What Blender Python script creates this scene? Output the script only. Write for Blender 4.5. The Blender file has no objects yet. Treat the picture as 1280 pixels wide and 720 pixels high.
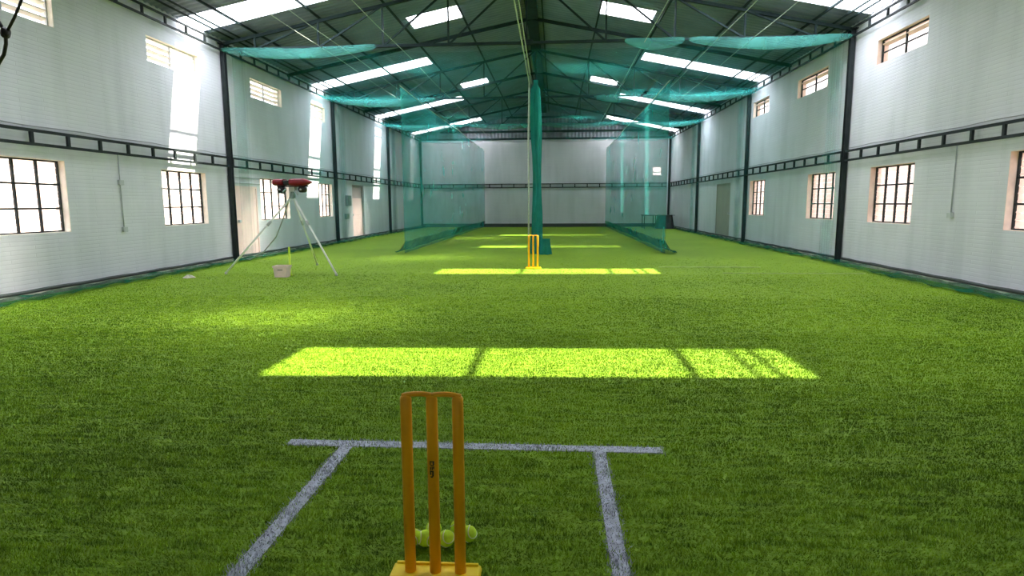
import bpy, math, random
import numpy as np
from mathutils import Matrix, Vector
random.seed(7); rng = np.random.default_rng(7)
SC = bpy.context.scene
COL = SC.collection

# ------------------------------------------------------------------ camera, sky, sun, exposure
CAMH = 1.38
FPX, PITCH, YAW, ROLL = 769.745, 0.136205, -0.0694888, 0.00478
def camera():
    p, yw, r = PITCH, YAW, ROLL
    f = Vector((math.sin(yw)*math.cos(p), math.cos(yw)*math.cos(p), -math.sin(p)))
    rt = Vector((math.cos(yw), -math.sin(yw), 0)); dn = f.cross(rt)
    rt2 = math.cos(r)*rt + math.sin(r)*dn; dn2 = -math.sin(r)*rt + math.cos(r)*dn
    cd = bpy.data.cameras.new('camera'); co = bpy.data.objects.new('camera', cd); COL.objects.link(co)
    m = Matrix((rt2, -dn2, -f)).transposed().to_4x4(); m.translation = (0, 0, CAMH)
    co.matrix_world = m
    cd.sensor_width = 36; cd.lens = FPX/1280*36; cd.clip_end = 300; cd.clip_start = 0.05
    SC.camera = co
camera()
w = bpy.data.worlds.new('sky'); SC.world = w; w.use_nodes = True
bg = w.node_tree.nodes['Background']; bg.inputs[0].default_value = (0.86, 0.93, 1.0, 1); bg.inputs[1].default_value = 5.0
SUN_DX, SUN_DY = -0.857, -0.19            # sideways drift of a ray for each metre it falls
sd = bpy.data.lights.new('sun', 'SUN'); sd.energy = 22.0; sd.angle = 0.0093; sd.color = (1, 0.93, 0.78)
so = bpy.data.objects.new('sun', sd); COL.objects.link(so); so.location = (20, 10, 25)
so.rotation_euler = Vector((SUN_DX, SUN_DY, -1)).to_track_quat('-Z', 'Y').to_euler()
SKY_EAVE, SKY_RIDGE = 140.0, 70.0         # daylight through one eave / one ridge rooflight (W)
vs = SC.view_settings
vs.view_transform = 'Standard'; vs.look = 'None'; vs.exposure = 0.1; vs.gamma = 1.0
try: vs.use_curve_mapping = False
except Exception: pass
try:
    SC.cycles.transparent_max_bounces = 24; SC.cycles.max_bounces = 8; SC.cycles.diffuse_bounces = 5
    SC.cycles.use_denoising = True; SC.cycles.sample_clamp_indirect = 6
except Exception: pass

# ------------------------------------------------------------------ hall dimensions (metres)
XL, XR = -8.02, 6.68; XC = (XL+XR)/2
Y0, BAY, YB = -1.3, 7.338, 36.88
CY = [14.8626 + (k-1)*BAY for k in range(0, 4)]       # column lines 7.52, 14.86, 22.2, 29.54
EAVE, SLOPE = 5.31, 0.203
RIDGE = EAVE + SLOPE*(XR-XC)
def roof_h(x): return RIDGE - SLOPE*abs(x-XC)

# ------------------------------------------------------------------ materials
MATS = {}
def nt(name):
    m = bpy.data.materials.new(name); m.use_nodes = True
    t = m.node_tree; b = t.nodes['Principled BSDF']; MATS[name] = m
    return m, t, b
def sock(b, n, v):
    if n in b.inputs: b.inputs[n].default_value = v
def noise(t, scale, detail=4, vec=None, stretch=None):
    tc = t.nodes.new('ShaderNodeTexCoord'); out = tc.outputs['Object'] if vec is None else vec
    if stretch:
        mp = t.nodes.new('ShaderNodeMapping'); mp.inputs['Scale'].default_value = stretch
        t.links.new(out, mp.inputs['Vector']); out = mp.outputs['Vector']
    n = t.nodes.new('ShaderNodeTexNoise'); n.inputs['Scale'].default_value = scale; n.inputs['Detail'].default_value = detail
    t.links.new(out, n.inputs['Vector']); return n
def ramp(t, fac, stops):
    r = t.nodes.new('ShaderNodeValToRGB'); e = r.color_ramp.elements
    while len(e) < len(stops): e.new(0.5)
    for i, (p, c) in enumerate(stops): e[i].position = p; e[i].color = (*c, 1)
    t.links.new(fac, r.inputs['Fac']); return r
def bump(t, b, h, strength=0.3, dist=0.01):
    n = t.nodes.new('ShaderNodeBump'); n.inputs['Strength'].default_value = strength; n.inputs['Distance'].default_value = dist
    t.links.new(h, n.inputs['Height']); t.links.new(n.outputs['Normal'], b.inputs['Normal'])
def solid(name, c, rough=0.5, metal=0.0, var=0.12, scale=6.0, spec=0.5):
    m, t, b = nt(name)
    n = noise(t, scale)
    lo = tuple(max(0, x*(1-var)) for x in c); hi = tuple(min(1, x*(1+var)) for x in c)
    r = ramp(t, n.outputs['Fac'], [(0.3, lo), (0.7, hi)])
    t.links.new(r.outputs['Color'], b.inputs['Base Color'])
    sock(b, 'Roughness', rough); sock(b, 'Metallic', metal); sock(b, 'Specular IOR Level', spec)
    return m
def brick_wall(name, base, axis):
    m, t, b = nt(name)
    tc = t.nodes.new('ShaderNodeTexCoord'); sp = t.nodes.new('ShaderNodeSeparateXYZ'); cb = t.nodes.new('ShaderNodeCombineXYZ')
    t.links.new(tc.outputs['Object'], sp.inputs[0])
    t.links.new(sp.outputs[axis], cb.inputs[0]); t.links.new(sp.outputs[2], cb.inputs[1])
    br = t.nodes.new('ShaderNodeTexBrick'); br.inputs['Scale'].default_value = 1.0
    br.inputs['Brick Width'].default_value = 0.9; br.inputs['Row Height'].default_value = 0.065
    br.inputs['Mortar Size'].default_value = 0.008; br.inputs['Mortar Smooth'].default_value = 0.6
    d = tuple(x*0.93 for x in base)
    br.inputs['Color1'].default_value = (*base, 1); br.inputs['Color2'].default_value = (*[x*0.97 for x in base], 1); br.inputs['Mortar'].default_value = (*d, 1)
    t.links.new(cb.outputs[0], br.inputs['Vector'])
    n = noise(t, 0.6, 6); st = noise(t, 1.0, 5, stretch=(2.2, 2.2, 0.35))
    r = ramp(t, n.outputs['Fac'], [(0.3, (0.93, 0.935, 0.93)), (0.7, (1, 1, 1))])
    r2 = ramp(t, st.outputs['Fac'], [(0.35, (0.9, 0.91, 0.905)), (0.55, (1, 1, 1))])
    mx = t.nodes.new('ShaderNodeMixRGB'); mx.blend_type = 'MULTIPLY'; mx.inputs[0].default_value = 1
    t.links.new(br.outputs['Color'], mx.inputs[1]); t.links.new(r.outputs[0], mx.inputs[2])
    mx2 = t.nodes.new('ShaderNodeMixRGB'); mx2.blend_type = 'MULTIPLY'; mx2.inputs[0].default_value = 1
    t.links.new(mx.outputs[0], mx2.inputs[1]); t.links.new(r2.outputs[0], mx2.inputs[2])
    t.links.new(mx2.outputs[0], b.inputs['Base Color'])
    inv = t.nodes.new('ShaderNodeMath'); inv.operation = 'SUBTRACT'; inv.inputs[0].default_value = 1
    t.links.new(br.outputs['Fac'], inv.inputs[1]); bump(t, b, inv.outputs[0], 0.35, 0.008)
    sock(b, 'Roughness', 0.7); sock(b, 'Specular IOR Level', 0.3)
    return m
def net_mat(name, c, alpha, lo=None):
    m = bpy.data.materials.new(name); m.use_nodes = True; MATS[name] = m
    t = m.node_tree; t.nodes.clear()
    o = t.nodes.new('ShaderNodeOutputMaterial'); tr = t.nodes.new('ShaderNodeBsdfTransparent')
    df = t.nodes.new('ShaderNodeBsdfDiffuse'); tl = t.nodes.new('ShaderNodeBsdfTranslucent')
    df.inputs[0].default_value = (*c, 1); tl.inputs[0].default_value = (*c, 1)
    m1 = t.nodes.new('ShaderNodeMixShader'); m1.inputs[0].default_value = 0.45
    t.links.new(df.outputs[0], m1.inputs[1]); t.links.new(tl.outputs[0], m1.inputs[2])
    m2 = t.nodes.new('ShaderNodeMixShader')
    n = noise(t, 1.3, 5)
    mr = t.nodes.new('ShaderNodeMapRange'); mr.inputs['From Min'].default_value = 0.35; mr.inputs['From Max'].default_value = 0.65
    mr.inputs['To Min'].default_value = alpha*0.75 if lo is None else lo; mr.inputs['To Max'].default_value = min(1, alpha*1.25)
    t.links.new(n.outputs['Fac'], mr.inputs['Value']); t.links.new(mr.outputs[0], m2.inputs[0])
    t.links.new(tr.outputs[0], m2.inputs[1]); t.links.new(m1.outputs[0], m2.inputs[2]); t.links.new(m2.outputs[0], o.inputs[0])
    return m
def pane_mat(name, c, trans, diff):
    m = bpy.data.materials.new(name); m.use_nodes = True; MATS[name] = m
    t = m.node_tree; t.nodes.clear()
    o = t.nodes.new('ShaderNodeOutputMaterial'); tr = t.nodes.new('ShaderNodeBsdfTransparent'); tr.inputs[0].default_value = (*c, 1)
    df = t.nodes.new('ShaderNodeBsdfDiffuse'); tl = t.nodes.new('ShaderNodeBsdfTranslucent')
    df.inputs[0].default_value = (*c, 1); tl.inputs[0].default_value = (*c, 1)
    m1 = t.nodes.new('ShaderNodeMixShader'); m1.inputs[0].default_value = diff
    t.links.new(df.outputs[0], m1.inputs[1]); t.links.new(tl.outputs[0], m1.inputs[2])
    m2 = t.nodes.new('ShaderNodeMixShader')
    n = noise(t, 3, 4); mr = t.nodes.new('ShaderNodeMapRange')
    mr.inputs['To Min'].default_value = 1-trans-0.04; mr.inputs['To Max'].default_value = 1-trans+0.04
    t.links.new(n.outputs['Fac'], mr.inputs['Value']); t.links.new(mr.outputs[0], m2.inputs[0])
    t.links.new(tr.outputs[0], m2.inputs[1]); t.links.new(m1.outputs[0], m2.inputs[2]); t.links.new(m2.outputs[0], o.inputs[0])
    return m
def turf_mat(name, lo, mid, hi, half=0.14):
    m, t, b = nt(name)
    st = noise(t, 1.0, 6, stretch=(5.0, 26.0, 1.0)); pt = noise(t, 0.45, 4); fn = noise(t, 90, 3)
    a = t.nodes.new('ShaderNodeMath'); a.operation = 'MULTIPLY_ADD'; a.inputs[1].default_value = 0.45
    t.links.new(st.outputs['Fac'], a.inputs[0])
    a2 = t.nodes.new('ShaderNodeMath'); a2.operation = 'MULTIPLY_ADD'; a2.inputs[1].default_value = 0.3
    t.links.new(pt.outputs['Fac'], a2.inputs[0])
    a3 = t.nodes.new('ShaderNodeMath'); a3.operation = 'MULTIPLY'; a3.inputs[1].default_value = 0.25
    t.links.new(fn.outputs['Fac'], a3.inputs[0]); t.links.new(a3.outputs[0], a2.inputs[2]); t.links.new(a2.outputs[0], a.inputs[2])
    r = ramp(t, a.outputs[0], [(0.5-half, lo), (0.5, mid), (0.5+half, hi)])
    t.links.new(r.outputs[0], b.inputs['Base Color']); bump(t, b, a.outputs[0], 0.8, 0.03)
    sock(b, 'Roughness', 0.75); sock(b, 'Specular IOR Level', 0.2)
    return m
turf_mat('turf', (0.135, 0.245, 0.010), (0.188, 0.322, 0.013), (0.235, 0.375, 0.02))
turf_mat('turf_blade', (0.10, 0.20, 0.010), (0.22, 0.385, 0.015), (0.35, 0.54, 0.03), 0.07)
solid('paint_blade', (0.47, 0.49, 0.58), 0.8, var=0.3, scale=30)
brick_wall('wall_paint_side', (0.80, 0.79, 0.84), 1)
brick_wall('wall_paint_end', (0.82, 0.79, 0.84), 0)
solid('black_steel', (0.020, 0.026, 0.026), 0.6, 0.0, 0.3, spec=0.2)
solid('green_steel', (0.018, 0.032, 0.033), 0.7, 0.0, 0.25, spec=0.12)
solid('roof_steel', (0.20, 0.225, 0.29), 0.5, 0.1, 0.12, 2.0)
solid('gable_steel', (0.30, 0.29, 0.34), 0.5, 0.2, 0.12, 2.0)
solid('wire', (0.55, 0.62, 0.55), 0.5, 0.0, 0.1)
solid('rope', (0.46, 0.50, 0.42), 0.8, 0.0, 0.25, 40)
solid('reveal', (0.82, 0.76, 0.66), 0.7)
solid('reveal_pink_bounce', (0.86, 0.70, 0.60), 0.7)  # pinkish bounce from soil and brick outside, mixed into the colour
solid('concrete_slat', (0.92, 0.86, 0.78), 0.8)
solid('kerb', (0.42, 0.40, 0.34), 0.8, 0, 0.3)
solid('pipe_dark', (0.05, 0.06, 0.055), 0.6)
pane_mat('rooflight_clear', (0.97, 0.99, 1.0), 0.86, 0.7)
pane_mat('rooflight_milky', (0.97, 0.99, 1.0), 0.12, 0.7)
pane_mat('louvre_glass', (1.0, 0.94, 0.92), 0.62, 0.6)
NETC = (0.03, 0.38, 0.33)
net_mat('net', (0.03, 0.30, 0.27), 0.50, 0.58); net_mat('net_light', NETC, 0.07); net_mat('net_ceiling', (0.03, 0.29, 0.28), 0.27, 0.17)
net_mat('net_thick', (0.16, 0.55, 0.48), 0.42, 0.22); net_mat('net_faint', NETC, 0.075); net_mat('net_bundle', (0.03, 0.30, 0.25), 0.96)
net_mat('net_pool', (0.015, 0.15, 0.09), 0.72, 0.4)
solid('stump_orange', (0.90, 0.40, 0.006), 0.45, 0, 0.04)
solid('stump_yellow', (1.0, 0.72, 0.006), 0.6, 0, 0.05)
solid('black_print', (0.012, 0.008, 0.008), 0.5)
solid('tennis_felt', (0.62, 0.86, 0.06), 0.95, 0, 0.12, 60, 0.1)
solid('tennis_seam', (0.85, 0.88, 0.7), 0.8)
solid('machine_red', (0.24, 0.004, 0.016), 0.35, 0, 0.1)
solid('machine_black', (0.015, 0.015, 0.016), 0.6)
solid('white_tube', (0.90, 0.91, 0.89), 0.4)
solid('grey_cable', (0.36, 0.37, 0.37), 0.6)
solid('crate_pink', (0.80, 0.60, 0.58), 0.6, 0, 0.15)
solid('crate_inside', (0.25, 0.2, 0.17), 0.8)
solid('lime_plastic', (0.66, 0.85, 0.05), 0.45)
solid('door_pink', (0.90, 0.68, 0.64), 0.6, 0, 0.05, 2)
solid('door_beige', (0.40, 0.37, 0.31), 0.6, 0, 0.08, 2)
solid('transom', (0.45, 0.36, 0.36), 0.5)
solid('grey_plastic', (0.50, 0.52, 0.52), 0.5)
solid('green_grey_box', (0.24, 0.34, 0.32), 0.5)
solid('dark_cover', (0.045, 0.055, 0.055), 0.8, 0, 0.25)
solid('cloth_pale', (0.62, 0.58, 0.48), 0.9, 0, 0.15)
solid('neighbour_brick', (0.90, 0.74, 0.68), 0.9, 0, 0.15)
solid('soil', (0.45, 0.33, 0.25), 0.95, 0, 0.2)
M = MATS

# ------------------------------------------------------------------ mesh helpers
class MB:
    def __init__(s): s.v = []; s.f = []
    def add(s, vs, fs):
        o = len(s.v); s.v += [tuple(p) for p in vs]; s.f += [tuple(i+o for i in f) for f in fs]; return s
    def box(s, a, b):
        x0, y0, z0 = a; x1, y1, z1 = b
        return s.add([(x0,y0,z0),(x1,y0,z0),(x1,y1,z0),(x0,y1,z0),(x0,y0,z1),(x1,y0,z1),(x1,y1,z1),(x0,y1,z1)],
                     [(0,3,2,1),(4,5,6,7),(0,1,5,4),(1,2,6,5),(2,3,7,6),(3,0,4,7)])
    def bar(s, p, q, wd, ht, up=(0,0,1)):
        p = Vector(p); q = Vector(q); d = (q-p).normalized(); u = Vector(up)
        if abs(d.dot(u)) > 0.98: u = Vector((0,1,0))
        r = d.cross(u).normalized(); u = r.cross(d)
        vs = []
        for c in (p, q):
            for a, b in ((-1,-1),(1,-1),(1,1),(-1,1)): vs.append(c + r*(a*wd/2) + u*(b*ht/2))
        return s.add(vs, [(0,1,2,3),(7,6,5,4),(0,4,5,1),(1,5,6,2),(2,6,7,3),(3,7,4,0)])
    def tube(s, pts, rad, n=8, cap=True):
        pts = [Vector(p) for p in pts]; rads = rad if isinstance(rad, (list, tuple)) else [rad]*len(pts)
        d0 = (pts[1]-pts[0]).normalized(); u = Vector((0,0,1)) if abs(d0.z) < 0.9 else Vector((1,0,0))
        u = (u - d0*u.dot(d0)).normalized(); vs = []
        for i, p in enumerate(pts):
            d = (pts[min(i+1, len(pts)-1)]-pts[max(i-1, 0)]).normalized()
            u = (u - d*u.dot(d)).normalized(); r = d.cross(u)
            for k in range(n):
                a = 2*math.pi*k/n; vs.append(p + (u*math.cos(a)+r*math.sin(a))*rads[i])
        fs = [(i*n+k, i*n+(k+1)%n, (i+1)*n+(k+1)%n, (i+1)*n+k) for i in range(len(pts)-1) for k in range(n)]
        if cap: fs += [tuple(reversed(range(n))), tuple(range((len(pts)-1)*n, len(pts)*n))]
        return s.add(vs, fs)
    def lathe(s, prof, c=(0,0,0), n=20):
        vs = []; 
        for r, z in prof:
            for k in range(n):
                a = 2*math.pi*k/n; vs.append((c[0]+r*math.cos(a), c[1]+r*math.sin(a), c[2]+z))
        fs = [(i*n+k, i*n+(k+1)%n, (i+1)*n+(k+1)%n, (i+1)*n+k) for i in range(len(prof)-1) for k in range(n)]
        return s.add(vs, fs)
    def grid(s, fn, nu, nv):
        vs = [fn(i/nu, j/nv) for i in range(nu+1) for j in range(nv+1)]
        return s.add(vs, [(i*(nv+1)+j, (i+1)*(nv+1)+j, (i+1)*(nv+1)+j+1, i*(nv+1)+j+1) for i in range(nu) for j in range(nv)])
    def mesh(s, name):
        me = bpy.data.meshes.new(name); me.from_pydata(s.v, [], s.f); me.update(); return me
    def build(s, name, mat, parent=None, smooth=False, bevel=0):
        return link(name, s.mesh(name), mat, parent, smooth, bevel)
def wmat(o):
    m = Matrix.Translation(o.location)
    return wmat(o.parent) @ o.matrix_parent_inverse @ m if o.parent else m
def link(name, me, mat, parent=None, smooth=False, bevel=0):
    if mat is not None and len(me.materials) == 0: me.materials.append(M[mat])
    if smooth: me.polygons.foreach_set('use_smooth', [True]*len(me.polygons))
    o = bpy.data.objects.new(name, me); COL.objects.link(o)
    if parent is not None:
        o.parent = parent
        o.matrix_parent_inverse = wmat(parent).inverted()
    if bevel:
        bv = o.modifiers.new('bevel', 'BEVEL'); bv.width = bevel; bv.segments = 2
    return o
def tag(o, label, cat=None, group=None):
    o['label'] = label
    if cat: o['category'] = cat
    if group: o['group'] = group
    return o
def struct(o, label=None, cat=None):
    o['kind'] = 'structure'
    if label: o['label'] = label
    if cat: o['category'] = cat
    return o
def empty(name, loc=(0,0,0)):
    o = bpy.data.objects.new(name, None); o.location = loc; o.empty_display_size = 0.1; COL.objects.link(o); return o
def inst(name, me, parent, loc=(0,0,0), rot=None):
    o = bpy.data.objects.new(name, me); COL.objects.link(o); o.parent = parent; o.location = loc
    if rot: o.rotation_euler = rot
    return o
def shared(mb, name, mat):
    me = mb.mesh(name); me.materials.append(M[mat]); return me

# ------------------------------------------------------------------ floor
fl = MB().box((XL-0.25, Y0-0.25, -0.12), (XR+0.25, YB+0.25, 0)).build('floor', 'turf')
struct(fl, 'green artificial turf floor of the indoor cricket hall', 'floor')

# ------------------------------------------------------------------ walls with openings
def wall_mesh(c, t, u0, u1, z0, z1, holes, axis):
    """wall face at coordinate c on the given axis, thickness t (signed, outwards), spanning u (other axis) and z"""
    us = sorted({u0, u1, *[h[0] for h in holes], *[h[1] for h in holes]}); zs = sorted({z0, z1, *[h[2] for h in holes], *[h[3] for h in holes]})
    mb = MB()
    P = (lambda d, u, z: (c+d, u, z)) if axis == 0 else (lambda d, u, z: (u, c+d, z))
    inside = lambda u, z: any(h[0] < u < h[1] and h[2] < z < h[3] for h in holes)
    solid_cell = {}
    for i in range(len(us)-1):
        for j in range(len(zs)-1):
            solid_cell[i, j] = not inside((us[i]+us[i+1])/2, (zs[j]+zs[j+1])/2)
    for (i, j), s in solid_cell.items():
        if not s: continue
        a, b, e, f = us[i], us[i+1], zs[j], zs[j+1]
        for d in (0, t): mb.add([P(d,a,e), P(d,b,e), P(d,b,f), P(d,a,f)], [(0,1,2,3)])
        for (di, dj), q in {(-1,0): (a,e,a,f), (1,0): (b,e,b,f), (0,-1): (a,e,b,e), (0,1): (a,f,b,f)}.items():
            if not solid_cell.get((i+di, j+dj), False):
                mb.add([P(0,q[0],q[1]), P(0,q[2],q[3]), P(t,q[2],q[3]), P(t,q[0],q[1])], [(0,1,2,3)])
    return mb
WZ = (0.95, 2.11); VZ = (4.2, 4.7)
LW = [(8.0, 9.75), (12.25, 13.87), (16.5, 18.35), (20.7, 22.0)]; LV = [(8.1, 9.82), (12.1, 13.9), (16.28, 18.15), (20.35, 21.6)]
RW = [(8.0, 9.72), (12.15, 13.78), (15.43, 17.05), (20.4, 21.95)]; RV = [(8.0, 9.72), (12.08, 13.86), (16.2, 18.1), (20.4, 21.95)]
LD = [(15.12, 16.3, 0, 1.86), (24.2, 25.7, 0, 2.16)]; RD = [(24.3, 26.35, 0, 2.13)]
TH = 0.23
wl = wall_mesh(XL, -TH, Y0, YB, 0, EAVE+0.02, [(*a, *WZ) for a in LW]+[(*a, *VZ) for a in LV]+LD, 0).build('wall_left', 'wall_paint_side'); struct(wl, 'white painted brick side wall on the left', 'wall')
wr = wall_mesh(XR, TH, Y0, YB, 0, EAVE+0.02, [(*a, *WZ) for a in RW]+[(*a, *VZ) for a in RV]+RD, 0).build('wall_right', 'wall_paint_side'); struct(wr, 'white painted brick side wall on the right', 'wall')
BV = (5.66, 6.18, 2.96, 3.48)
wb = wall_mesh(YB, TH, XL-TH, XR+TH, 0, 5.08, [BV], 1).build('wall_back', 'wall_paint_end'); struct(wb, 'grey white painted end wall at the far end', 'wall')
wf = MB().box((XL-TH, Y0-TH, 0), (XR+TH, Y0, RIDGE+0.1)).build('wall_front', 'wall_paint_end'); struct(wf, 'painted end wall behind the viewer', 'wall')
# far gable above the end wall: ribbed sheets
gb = empty('wall_gable', (XC, YB, 5.08)); struct(gb, 'ribbed steel gable above the far end wall', 'wall')
nG = 14
for k in range(nG):
    x0 = XL + (XR-XL)*k/nG; x1 = XL + (XR-XL)*(k+1)/nG; mb = MB(); n = 10
    for i in range(n):
        a = x0+(x1-x0)*i/n; b = x0+(x1-x0)*(i+1)/n; da = 0.03*(i % 2); db = 0.03*((i+1) % 2)
        mb.add([(a,YB+0.05+da,5.08),(b,YB+0.05+db,5.08),(b,YB+0.05+db,roof_h(b)),(a,YB+0.05+da,roof_h(a))], [(0,1,2,3)])
    mb.build('gable_sheet', 'gable_steel', gb)
for z, hw in ((5.13, 7.3), (5.55, 6.1), (5.95, 4.1), (6.35, 2.2)):
    MB().box((XC-hw, YB-0.06, z-0.05), (XC+hw, YB+0.02, z+0.05)).build('girt', 'green_steel', gb)

# kerb and dark pipe along the foot of each side wall
for nm, x, s in (('baseboard_left', XL, 1), ('baseboard_right', XR, -1)):
    e = empty(nm, (x, Y0, 0)); struct(e, 'low kerb with dark pipe along the %s wall' % nm.split('_')[1], 'baseboard')
    xs = sorted((x+s*0.004, x+s*0.07))
    segs = [Y0] + CY + [YB-0.1]
    for a, b in zip(segs[:-1], segs[1:]):
        MB().box((xs[0], a+0.11, 0), (xs[1], b-0.11, 0.055)).build('kerb_stone', 'kerb', e)
        pts = [(x+s*0.035, a+0.12+(b-a-0.24)*i/20, 0.085+0.006*math.sin(i*1.7)) for i in range(21)]
        MB().tube(pts, 0.028, 8).build('pipe', 'pipe_dark', e, True)
MB().box((XL+0.1, YB-0.12, 0), (XR-0.1, YB-0.01, 0.2)).build('baseboard_back', 'pipe_dark'); struct(bpy.data.objects['baseboard_back'], 'dark plinth along the far end wall', 'baseboard')

# ------------------------------------------------------------------ roof sheets and rooflights
SKY_Y = [6.38 + k*7.32 for k in range(4)]; SW = 0.97
RDG_Y = [8.45, 17.0, 26.0]; RWID = 1.0
ce = empty('ceiling', (XC, Y0, EAVE)); struct(ce, 'corrugated steel roof with translucent rooflight strips', 'ceiling')
OV = 1.0
edges = [Y0-TH]
LASTY = 35.2
marks = sorted([(LASTY-SW/2, LASTY+SW/2, 'm')] + [(y-SW/2, y+SW/2, 'e') for y in SKY_Y] + [(y-RWID/2, y+RWID/2, 'r') for y in RDG_Y])
slots = []; cur = Y0-TH
def fill(a, b):
    n = max(1, round((b-a)/1.1))
    for i in range(n): slots.append((a+(b-a)*i/n, a+(b-a)*(i+1)/n, 'n'))
for a, b, kd in marks:
    fill(cur, a); slots.append((a, b, kd)); cur = b
fill(cur, YB+TH)
def sheet(side, y0, y1, d0, d1, drop=0.0):
    """ribbed sheet between distances d0 (towards ridge) and d1 from the ridge line"""
    mb = MB(); n = max(4, int(round((y1-y0)/0.19)))*4
    prof = [0, 0, 0.028, 0.028]
    ys = [y0+(y1-y0)*i/n for i in range(n+1)]
    vs = []
    for i, y in enumerate(ys):
        off = prof[i % 4]
        for d in (d0, d1):
            vs.append((XC+side*d, y, RIDGE-SLOPE*d+off+drop))
    fs = [(2*i, 2*i+1, 2*i+3, 2*i+2) for i in range(n)]
    return mb.add(vs, fs)
HW = (XR-XL)/2
lights = []
def arealight(side, y0, y1, d0, d1, power):
    ld = bpy.data.lights.new('rooflight_daylight', 'AREA'); ld.shape = 'RECTANGLE'
    ln = (d1-d0)*math.hypot(1, SLOPE); ld.size = ln; ld.size_y = y1-y0; ld.energy = power; ld.color = (0.94, 0.94, 1.07)
    lo = bpy.data.objects.new('rooflight_daylight', ld); COL.objects.link(lo)
    dm = (d0+d1)/2; lo.location = (XC+side*dm, (y0+y1)/2, RIDGE-SLOPE*dm+0.09)
    lo.rotation_euler = (0, side*math.atan(SLOPE), 0)
def hazy_beam(side, y0, y1, d0, d1, power):
    # sunlight scattered forward by the milky sheet: a soft beam along the sun's direction
    ld = bpy.data.lights.new('rooflight_haze', 'AREA'); ld.shape = 'RECTANGLE'
    ld.size = (d1-d0)*0.75; ld.size_y = y1-y0; ld.energy = power; ld.color = (1.0, 0.94, 0.82); ld.spread = math.radians(26)
    lo = bpy.data.objects.new('rooflight_haze', ld); COL.objects.link(lo)
    dm = (d0+d1)/2; lo.location = (XC+side*dm, (y0+y1)/2, RIDGE-SLOPE*dm-0.35)
    d = Vector((SUN_DX, SUN_DY, -1)).normalized(); xx = Vector((1, 0, SUN_DX)).normalized(); yy = (-d).cross(xx).normalized()
    lo.rotation_euler = Matrix((xx, yy, -d)).transposed().to_euler()
for side in (-1, 1):
    wd = 'left' if side < 0 else 'right'
    for y0, y1, kd in slots:
        if kd == 'n': sheet(side, y0, y1, 0, HW+OV).build('roof_sheet', 'roof_steel', ce)
        elif kd in 'em':
            sheet(side, y0, y1, 0, 3.5).build('roof_sheet', 'roof_steel', ce)
            sheet(side, y0, y1, HW-0.02, HW+OV).build('roof_sheet', 'roof_steel', ce)
            o = sheet(side, y0, y1, 3.5, HW-0.02).build('skylight_panel', 'rooflight_clear' if kd == 'e' else 'rooflight_milky', ce); o['label'] = 'clear corrugated rooflight strip on the lower %s slope' % wd
            arealight(side, y0, y1, 3.5, HW-0.02, SKY_EAVE if kd == 'e' else SKY_EAVE*0.9)
        else:
            ra, rb = (1.83, 3.2) if y0 < 20 else (2.1, 3.15)
            sheet(side, y0, y1, 0, ra).build('roof_sheet', 'roof_steel', ce)
            sheet(side, y0, y1, rb, HW+OV).build('roof_sheet', 'roof_steel', ce)
            o = sheet(side, y0, y1, ra, rb).build('skylight_panel', 'rooflight_milky', ce); o['label'] = 'milky corrugated rooflight on the upper %s slope' % wd
            arealight(side, y0, y1, ra, rb, SKY_RIDGE); hazy_beam(side, y0, y1, ra, rb, 17)
mb = MB()
for s in (-1, 1):
    mb.add([(XC, Y0, RIDGE+0.06), (XC+s*0.3, Y0, RIDGE-0.06+0.06), (XC+s*0.3, YB, RIDGE-0.06+0.06), (XC, YB, RIDGE+0.06)], [(0,1,2,3)])
mb.build('ridge_cap', 'roof_steel', ce)
MB().box((XC-0.16, Y0, RIDGE-0.20), (XC+0.16, YB, RIDGE-0.07)).build('ridge_beam', 'green_steel', ce)

# ------------------------------------------------------------------ steel frame
ORD = ['nearest', 'second', 'third', 'fourth']
def steel_column(side, k, y, corner=False):
    x = XL+0.075 if side < 0 else XR-0.075; wd = 'left' if side < 0 else 'right'
    c = empty('steel_column', (x, y, 0))
    h = 5.18
    MB().box((x-0.05, y-0.055, 0.02), (x+0.05, y-0.043, h)).box((x-0.05, y+0.043, 0.02), (x+0.05, y+0.055, h)).box((x-0.02, y-0.043, 0.02), (x+0.02, y+0.043, h)).build('post', 'black_steel', c)
    MB().box((x-0.073, y-0.13, 0), (x+0.073, y+0.13, 0.02)).build('base_plate', 'black_steel', c)
    MB().box((x-0.073, y-0.12, h), (x+0.073, y+0.12, h+0.02)).build('cap_plate', 'black_steel', c)
    pos = ['out at the near end beside the first window', 'standing left of the ball machine' if side < 0 else 'tallest in view, between two windows', 'standing behind the ball machine' if side < 0 else 'between a window and the beige door', 'beyond the pink door' if side < 0 else 'just beyond the beige door', 'in the far corner'][k]
    tag(c, 'black steel column on the %s wall, %s' % (wd, pos), 'column', 'wall columns')
for side in (-1, 1):
    for k, y in enumerate(CY + [YB-0.14]): steel_column(side, k, y)

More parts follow.
